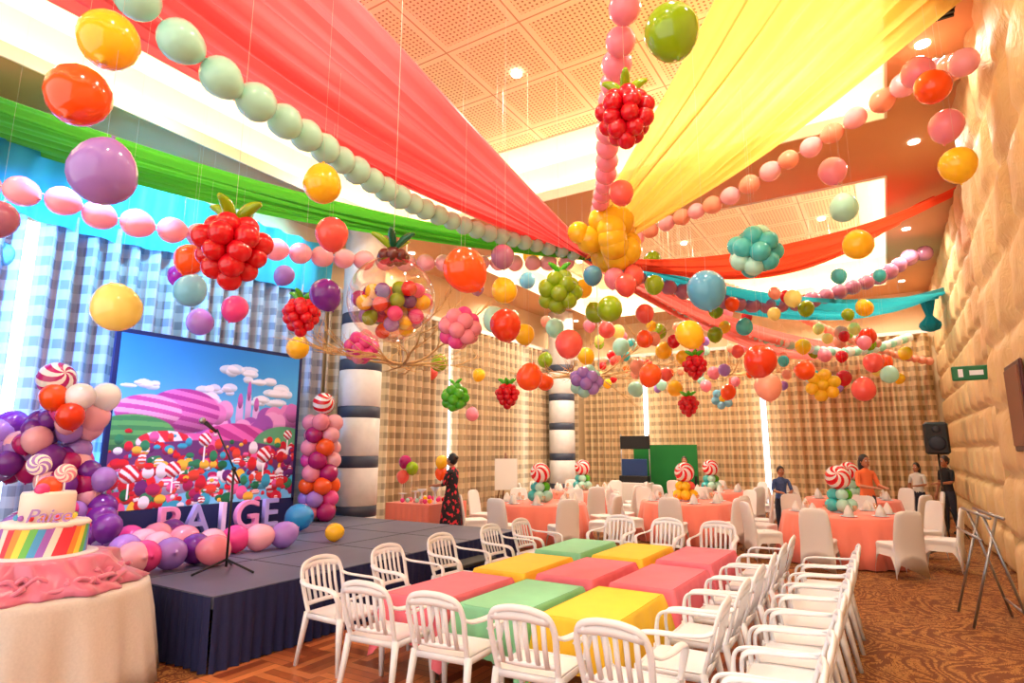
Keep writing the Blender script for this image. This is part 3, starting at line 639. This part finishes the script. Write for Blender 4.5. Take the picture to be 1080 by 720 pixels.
# ------------------------------------------------------------------ chairs
def plastic_chair():
    mb=MB(); m='white_plastic'
    def seat(a,b):
        x=(a-.5)*2; y=(b-.5)*2; w=.225+.012*y; return (x*w,y*.215+.0,.43-.014*(1-x*x)*(1-y*y)-(.025*max(0,y-.75)*4*.6 if y>.75 else 0))
    mb.grid(seat,10,10,m); mb.grid(lambda a,b:tuple(Vector(seat(1-a,b))-Vector((0,0,.016))),10,10,m)
    mb.tube([(-.23,.21,.405),(.23,.21,.405)],.012,.025,n=6,m=m); mb.tube([(-.215,-.21,.405),(.215,-.21,.405)],.012,.025,n=6,m=m)
    for s in(-1,1):
        mb.tube([(s*.225,-.21,.405),(s*.235,.21,.405)],.012,.025,n=6,m=m)
        mb.tube([(s*.228,.205,.43),(s*.238,.215,.25),(s*.25,.235,.0)],[.03,.026,.019],[.026,.022,.017],n=8,m=m,up=(0,1,0))
        mb.tube([(s*.215,-.2,.43),(s*.225,-.235,.25),(s*.24,-.285,.0)],[.03,.026,.019],[.026,.022,.017],n=8,m=m,up=(0,1,0))
        arm=smooth_path([(s*.23,.2,.42),(s*.25,.21,.53),(s*.272,.19,.62),(s*.275,.10,.648),(s*.272,-.08,.652),(s*.25,-.22,.66),(s*.225,-.27,.68)],5)
        mb.tube(arm,.026,.012,n=8,m=m,up=(.3*s,.35,1))
    fr=smooth_path([(-.205,-.2,.42),(-.215,-.245,.56),(-.22,-.285,.7),(-.185,-.315,.79),(-.09,-.33,.825),(0,-.335,.832),(.09,-.33,.825),(.185,-.315,.79),(.22,-.285,.7),(.215,-.245,.56),(.205,-.2,.42)],5)
    mb.tube(fr,.022,.013,n=8,m=m,up=(0,-1,.2))
    mb.tube(smooth_path([(-.21,-.22,.49),(0,-.245,.49),(.21,-.22,.49)],4),.012,.02,n=6,m=m)
    mb.tube(smooth_path([(-.2,-.31,.765),(0,-.33,.785),(.2,-.31,.765)],4),.012,.03,n=6,m=m)
    for x in(-.15,-.09,-.03,.03,.09,.15):
        mb.tube([(x,-.238,.48),(x*1.02,-.285,.62),(x*1.05,-.325,.79)],.018,.007,n=6,m=m,up=(0,-1,.3))
    return mb.mesh('plastic_armchair')
PC=plastic_chair()
def banquet_chair():
    mb=MB(); m='spandex'; n_=40
    def loop(z,hw,hd,dy=0,arch=0):
        rg=[]
        for k in range(n_):
            a=2*pi*k/n_+pi/4; c,s=math.cos(a),math.sin(a); p=.28
            x=math.copysign(abs(c)**p,c); y=math.copysign(abs(s)**p,s)
            f=1-min(1,(abs(abs(c)-abs(s)))*1.25); zz=z+arch*(1-f)**.7 if arch else z
            inw=1-.10*(1-f)*(1 if arch else 0)
            rg.append((x*hw*inw,y*hd*inw+dy,zz))
        return rg
    rings=[loop(0,.255,.27,-.01,.30),loop(.1,.245,.255,-.005,.235),loop(.22,.235,.24,0,.15),loop(.36,.225,.228,0,.05),loop(.45,.225,.225),loop(.47,.21,.21),loop(.472,.02,.02)]
    mb.rings(rings,m,False)
    rings=[]
    for z,hw,y,t in ((.02,.24,-.25,.012),(.25,.228,-.235,.02),(.44,.222,-.225,.03),(.6,.218,-.245,.028),(.75,.212,-.27,.026),(.87,.195,-.288,.024),(.92,.165,-.295,.02),(.94,.10,-.298,.012)):
        rg=[]
        for k in range(24):
            a=2*pi*k/24; c,s=math.cos(a),math.sin(a); bow=-.02*(1-c*c)
            zz=z+(.28*(1-abs(c)**1.5) if z<.1 else (.1*(1-abs(c)) if z<.3 else 0))
            rg.append((math.copysign(abs(c)**.5,c)*hw,y+bow+math.copysign(abs(s)**.6,s)*t,zz))
        rings.append(rg)
    mb.rings(rings,m,True)
    return mb.mesh('banquet_chair')
mat('spandex',(228,224,220),.6)
BCm=banquet_chair()
# kids tables: separate small tables, each with its own hanging cloth
def ktable(cx,cy,wx,wy,cm,z=.6,rz=0):
    mb=MB(); hx,hy=wx/2,wy/2; drop=.36
    n_=128; rings=[]
    for zz,o,am in ((z-drop,.055,.030),(z-drop*.72,.045,.022),(z-drop*.4,.026,.012),(z-.03,.008,.002),(z-.008,.003,0),(z,-.01,0)):
        rg=[]
        for k in range(n_):
            t=k/n_*4; s=int(t); f=t-s
            P4=[(-1,-1),(1,-1),(1,1),(-1,1)]; a=P4[s]; b=P4[(s+1)%4]; x=a[0]+(b[0]-a[0])*f; y=a[1]+(b[1]-a[1])*f
            ed=min(f,1-f); cn=max(0,1-ed*4)
            w=am*(math.sin(f*20+cx*9+s)+.6*math.sin(f*43+cy*5+s*2))*.7+am*1.1*cn
            rg.append((x*(hx+o*.5)+(w if abs(x)>=.999 else 0)*(1 if x>0 else -1)+(am*.8*cn*(1 if x>0 else -1)),y*(hy+o*.5)+(w if abs(y)>=.999 else 0)*(1 if y>0 else -1)+(am*.8*cn*(1 if y>0 else -1)),zz-(.13*cn*cn if zz<z-.3 else (.07*cn*cn if zz<z-.2 else 0))))
        rings.append(rg)
    mb.rings(rings,cm,False)
    mb.grid(lambda a,b:((a*2-1)*(hx-.01),(b*2-1)*(hy-.01),z+.003*math.sin(a*9+cx*7)*math.sin(b*11+cy)*min(1,a*(1-a)*b*(1-b)*80)),12,16,cm)
    for sx in(-1,1):
        for sy in(-1,1): mb.tube([(sx*(hx-.05),sy*(hy-.06),0),(sx*(hx-.05),sy*(hy-.06),z-.01)],.014,n=8,m='metal')
    mb.done('kids_table',(cx,cy,.009),rz)
pat=[['kpink','kmint','kyellow'],['kyellow','kpink','kpink'],['kmint','kyellow','kpink']]
for j in range(3):
    for i in range(3):
        ktable(-3.42+.72*i+random.uniform(-.02,.02),4.52+1.30*j+.05*i,.59,1.08,pat[j][i],.6-.008*((i+j)%2),random.uniform(-.025,.025))
def chair(me,name,x,y,rz,j=.06):
    place(me,name,(x,y,.009 if (-4.8<x<-1.1 and y<9.3) else 0.0),rz+random.uniform(-j,j))
for x in (-3.36,-2.72,-2.04,-1.42): chair(PC,'plastic_armchair',x,3.66,0,.12)
for (x,y) in ((-4.12,3.9),(-4.08,4.7),(-4.12,5.6),(-4.1,6.6),(-4.1,7.35)): chair(PC,'plastic_armchair',x,y,-pi/2)
for y in (4.2,4.85,5.5,6.15,6.85,7.5): chair(PC,'plastic_armchair',-1.3,y,pi/2)
for x in (-3.4,-2.7,-2.0): chair(PC,'plastic_armchair',x,8.15,pi)
for y in np.arange(3.2,7.4,.5): chair(PC,'plastic_armchair',-.66,float(y),pi/2+.1)
# ------------------------------------------------------------------ banquet tables
def btable(x,y,cp='red'):
    rt=1.34; nch=8; base=random.random()
    mb=MB(); mb.lathe((0,0,0),[(1.02,.02),(.98,.3),(.93,.6),(.905,.73),(.89,.75),(.001,.752)],'coral_cloth',144,fold=lambda a,z,r:(.05*math.sin(a*16)+.02*math.sin(a*37))*max(0,(.72-z))/.72)
    mb.done('banquet_table',(x,y,0))
    mb=MB()
    for k in range(nch):
        a=2*pi*(k+.5)/nch+base; c,s=math.cos(a),math.sin(a)
        mb.lathe((c*.68,s*.68,.754),[(.06,0),(.13,.012),(.125,.016),(.001,.006)],'white_plastic',20)
        mb.lathe((c*.68,s*.68,.762),[(.08,0),(.06,.08),(.02,.16),(.001,.18)],'white_cloth',10,fold=lambda q,z,r:.012*math.sin(q*4))
        a2=a+.22; mb.lathe((math.cos(a2)*.55,math.sin(a2)*.55,.753),[(.03,0),(.005,.01),(.005,.07),(.03,.1),(.035,.16),(.03,.16),(.02,.1)],'clear',12,cap=False)
    mb.done('place_settings',(x,y,0))
    mb=MB(); cs={'red':['mint','green','yellow','teal'],'pink':['yellow','coral','pink','yellow']}[cp]
    mb.lathe((0,0,.754),[(.12,0),(.12,.02),(.001,.02)],'white_plastic',20)
    for k in range(5): a=2*pi*k/5; mb.balloon((.15*math.cos(a),.15*math.sin(a),.88),.11,'b_'+cs[k%4],down=(-math.cos(a),-math.sin(a),0),n=12)
    for k in range(4): a=2*pi*k/4+.4; mb.balloon((.1*math.cos(a),.1*math.sin(a),1.05),.1,'b_'+cs[(k+1)%4],down=(-math.cos(a),-math.sin(a),0),n=12)
    mb.tube([(0,0,.77),(0,0,1.2)],.012,n=6,m='white_plastic')
    mb.swirl((0,0,1.33),.2,'b_red','b_white',n=40,rot=Matrix.Rotation(1.2,3,'X'))
    mb.done('balloon_centerpiece',(x,y,0))
    for k in range(nch):
        a=2*pi*k/nch+base; chair(BCm,'banquet_chair',x+rt*math.cos(a),y+rt*math.sin(a),a+pi/2,.12)
for t_ in ((-.75,11.7),(-3.6,12.6,'pink'),(-6.0,10.8),(-.75,15.1),(-3.9,16.0),(-6.8,14.5)): btable(*t_)
# ------------------------------------------------------------------ candy buffet
mb=MB(); 
def skb(a,b): return (-8.05+.55*(-1+2*a) ,9.13-.02*math.sin(a*50)*(1-b),.01+b*.74)
mb.box((-8.05,9.75,.375),(1.1,1.2,.75),'coral_cloth'); mb.grid(skb,60,3,'coral_cloth')
for k in range(4): mb.lathe((-8.4+k*.25,9.4+.1*(k%2),.75),[(.06,0),(.02,.02),(.02,.15+.05*k%3),(.1,.17+.05*k%3),(.001,.18)],'white_plastic',16)
for k in range(22): mb.ball((-8.45+random.random()*.8,9.25+random.random()*.9,.80),.045,'b_'+random.choice(['pink','yellow','hotpink','mint','red']),8,6)
for (x,y,z,c) in ((-8.45,9.5,1.55,'magenta'),(-8.3,9.55,1.42,'olive'),(-7.65,9.7,1.55,'yellow'),(-8.5,9.5,1.25,'coral'),(-7.7,9.75,1.32,'orange')):
    mb.balloon((x,y,z),.13,'b_'+c); mb.tube([(x,y,z-.12),(x,y,.76)],.006,n=4,m='string')
mb.done('candy_buffet_table')
# ------------------------------------------------------------------ photo booth / back props
mb=MB(); mb.box((-5.9,18.6,.98),(2.0,.06,1.9),'green_panel'); mb.box((-6.85,18.6,.5),(.08,.5,.04),'black'); mb.box((-4.95,18.6,.5),(.05,.3,1.0),'black'); mb.done('green_screen_panel')
mb=MB(); mb.bbox((-6.6,17.8,.9),(.9,.3,.2),'black'); mb.bbox((-6.6,17.8,1.25),(.8,.05,.5),'screen_blue'); mb.bbox((-6.6,17.8,.4),(1.0,.5,.8),'white_cloth'); mb.bbox((-6.6,17.9,2.0),(.95,.05,.4),'black')
mb.tube([(-7.05,17.9,0),(-7.05,17.9,2.25)],.02,n=6,m='metal'); mb.tube([(-6.15,17.9,0),(-6.15,17.9,2.25)],.02,n=6,m='metal'); mb.done('photo_booth')
mb=MB(); 
mb.tube([(-.3,0,0),(0,0,1.7)],.02,n=6,m='wood'); mb.tube([(.3,0,0),(0,0,1.7)],.02,n=6,m='wood'); mb.tube([(0,.4,0),(0,0,1.7)],.02,n=6,m='wood'); mb.box((0,-.06,1.15),(.6,.03,.8),'white_cloth'); mb.done('easel',(-8.6,13.6,0),.8)
sp=empty('loudspeaker',(.9,15.4,0)); mb=MB(); mb.bbox((0,0,2.02),(.42,.38,.66),'black',.04); mb.lathe((0,-.195,1.92),[(.15,0),(.12,.02),(.04,.03),(.001,.03)],'tape',24,rot=Matrix.Rotation(pi/2,3,'X')); mb.lathe((0,-.195,2.2),[(.07,0),(.05,.01),(.001,.01)],'tape',20,rot=Matrix.Rotation(pi/2,3,'X'))
mb.tube([(0,0,.3),(0,0,1.7)],.018,n=8,m='black')
for k in range(3): a=2*pi*k/3+.5; mb.tube([(0,0,.75),(.4*math.cos(a),.4*math.sin(a),.01)],.014,n=6,m='black')
mb.done('cabinet_and_tripod',parent=sp)
ex=MB(); ex.bbox((1.02,9.38,2.74),(.46,.06,.18),'exit_green',.01); ex.box((1.04,9.345,2.74),(.14,.01,.06),'white_plastic'); ex.box((.88,9.345,2.74),(.05,.01,.1),'white_plastic'); ex.tube([(1.2,9.38,2.74),(1.42,9.38,2.74)],.01,n=6,m='metal'); ex.done('exit_sign')
mb=MB(); mb.bbox((1.115,7.45,2.2),(.03,.8,.85),'door_dark',.01); mb.bbox((1.095,7.45,2.2),(.02,.7,.75),'wood',.005); mb.done('wall_panel')
# thin folding metal stand by the wall
mb=MB()
for y in (0,.7):
    mb.tube([(-.26,y,.012),(.05,y,1.12)],.014,n=8,m='metal'); mb.tube([(.22,y,.012),(-.06,y,1.12)],.014,n=8,m='metal')
for z,x in ((1.12,-.06),(1.12,.05)): mb.tube([(x,-.25,z),(x,.95,z)],.016,n=8,m='metal')
mb.tube([(-.14,-.2,.9),(-.14,.9,.9)],.014,n=8,m='metal'); mb.tube([(.17,0,.2),(.17,.7,.2)],.012,n=8,m='metal')
mb.done('folding_metal_stand',(.84,8.0,0),.1)
# ------------------------------------------------------------------ people
def person(name,loc,h,yaw,top,bot,skin='skin_tan',dress=None,pose='down',hairlen=.12,lean=0):
    s=h/1.7; root=empty(name,loc,yaw)
    V_=[];E=[];R=[]
    def v(p,r,par=None):
        V_.append(Vector(p)); R.append(r if isinstance(r,tuple) else (r,r)); i=len(V_)-1
        if par is not None: E.append((par,i))
        return i
    pe=v((0,0,.95),(.15,.11)); wa=v((0,-.01,1.1),(.125,.09),pe); ch=v((0,-.01-lean*.5,1.3),(.15,.105),wa); nb=v((0,-lean,1.44),(.07,.06),ch); v((0,-.01-lean*1.15,1.53),.048,nb)
    for q in(-1,1):
        hp=v((q*.09,0,.88),.09,pe); kn=v((q*.1,-.015,.5),.06,hp); ak=v((q*.1,.01+.05*q,.09),.038,kn); v((q*.12,-.14+.05*q,.035),.035,ak)
        sh=v((q*.165,-lean,1.40),.055,ch)
        ps=pose if pose!='mix' else ('down' if q<0 else 'fwd')
        if ps=='down': el=v((q*.235,.02-lean,1.13),.04,sh); wr=v((q*.25,-.06-lean,.90),.027,el); hd=v((q*.25,-.09-lean,.83),(.022,.035),wr); fd=Vector((0,-.3,-1)).normalized(); fs=Vector((0,1,0)); 
        else: el=v((q*.22,-.06-lean,1.15),.04,sh); wr=v((q*.12,-.30-lean,1.12),.027,el); hd=v((q*.10,-.38-lean,1.13),(.035,.022),wr); fd=Vector((-q*.2,-1,-.2)).normalized(); fs=Vector((1,0,0))
        hp_=V_[hd].copy()
        for k in range(4):
            o=fs*((k-1.5)*.021); a=v(hp_+o+fd*.03,.009,hd); L=(.035,.042,.04,.03)[k]; b=v(V_[a]+fd*L+Vector((0,0,-.006)),.008,a); v(V_[b]+(fd+Vector((-q*.3,0,-.3))).normalized()*L*.8,.007,b)
        a=v(hp_+fs*-.035+fd*-.01,.010,hd); v(V_[a]+(fd-fs*.8).normalized()*.045,.008,a)
    me=bpy.data.meshes.new('b'); me.from_pydata([tuple(p) for p in V_],E,[]); ob=bpy.data.objects.new('b',me); scene.collection.objects.link(ob)
    ob.modifiers.new('s','SKIN'); sl=me.skin_vertices[0].data
    for i,r in enumerate(R): sl[i].radius=r; sl[i].use_root=(i==0)
    sub=ob.modifiers.new('u','SUBSURF'); sub.levels=2; sub.render_levels=2
    bpy.context.view_layer.update()
    me2=bpy.data.meshes.new_from_object(ob.evaluated_get(bpy.context.evaluated_depsgraph_get())); bpy.data.objects.remove(ob)
    me2.materials.clear()
    for mm in (skin,top,bot,'black'): me2.materials.append(MATS[mm])
    for p in me2.polygons:
        c=p.center; p.use_smooth=True
        if c.z<.1: k=3
        elif c.z<.96 and abs(c.x)<.21: k=2 if not dress else 0
        elif c.z>1.47: k=0
        elif pose!='fwd' and c.z<1.18 and abs(c.x)>.185: k=0
        elif pose!='down' and c.y<-.12-lean and c.z<1.22 : k=0
        else: k=1
        p.material_index=k
    o=place(me2,'body',parent=root); o.scale=(s,s,s)
    mb=MB(); hc=Vector((0,-.02-lean*1.3,1.605))
    mb.ball(hc,.1,skin,20,14,(.78,.92,1.16)); mb.ball(hc+Vector((0,-.055,-.06)),.055,skin,14,8,(.9,.7,.9))
    mb.ball(hc+Vector((0,-.098,-.012)),.017,skin,8,6,(.8,1,1.4)); mb.ball(hc+Vector((0,-.089,-.052)),.02,'lips',10,6,(1.1,.4,.35))
    for q in(-1,1):
        mb.ball(hc+Vector((q*.03,-.083,.012)),.011,'eye',10,6); mb.ball(hc+Vector((q*.03,-.091,.012)),.006,'black',8,6); mb.ball(hc+Vector((q*.078,.0,-.005)),.022,skin,8,6,(.4,.7,1.2)); mb.tube([hc+Vector((q*.018,-.088,.032)),hc+Vector((q*.045,-.08,.034))],.004,n=5,m='hair')
    o=mb.done('head',parent=root); o.scale=(s,s,s)
    mb=MB(); mb.ball(hc+Vector((0,.022,.025)),.108,'hair',20,14,(.84,.9,1.12))
    if hairlen>.15: mb.lathe(hc+Vector((0,.055,-hairlen)),[(.05,0),(.075,.03),(.085,hairlen*.6),(.08,hairlen+.02)],'hair',18,fold=lambda a,z,r:.006*math.sin(a*8))
    else: mb.ball(hc+Vector((0,.1,.05)),.045,'hair',12,8)
    o=mb.done('hair',parent=root); o.scale=(s,s,s)
    if dress:
        mb=MB(); 
        prof=[(.27,.38),(.25,.55),(.21,.8),(.175,.95),(.14,1.1),(.165,1.28),(.155,1.38),(.08,1.44)]
        rings=[]
        for r,z in prof:
            rings.append([(r*math.cos(2*pi*k/40)*1.02+.012*math.sin(k*pi/4)*(z<.9)*math.cos(2*pi*k/40),r*math.sin(2*pi*k/40)*.72+.012*math.sin(k*pi/4)*(z<.9)*math.sin(2*pi*k/40)-.01-lean*max(0,(z-1)/.45),z) for k in range(40)])
        mb.rings(rings,dress,False); o=mb.done('dress',parent=root); o.scale=(s,s,s)
mat('shirt_orange',(236,116,66),.8); mat('shirt_blue',(70,90,140),.8,var=.5,bscale=30); mat('shirt_white',(220,216,210),.8); mat('pants',(44,46,64),.8); mat('shirt_black',(24,24,28),.8)
person('woman_in_floral_dress',(-7.15,9.4,0),1.68,pi*.55-pi,'floral_dress','floral_dress',dress='floral_dress',pose='fwd')
person('woman_in_orange_top',(-.4,13.45,0),1.66,.7,'shirt_orange','pants',pose='fwd',hairlen=.2)
person('boy_in_patterned_shirt',(-1.95,13.75,0),1.42,.4,'shirt_blue','pants',pose='fwd',lean=.08)
person('girl_in_white_top',(.55,17.3,0),1.45,-.5,'shirt_white','pants',pose='mix',hairlen=.22)
person('man_in_black_shirt',(1.05,16.3,0),1.62,-.9,'shirt_black','pants',pose='mix')
person('person_at_photo_booth',(-5.1,17.9,0),1.55,.2,'shirt_black','pants',pose='mix',hairlen=.2)
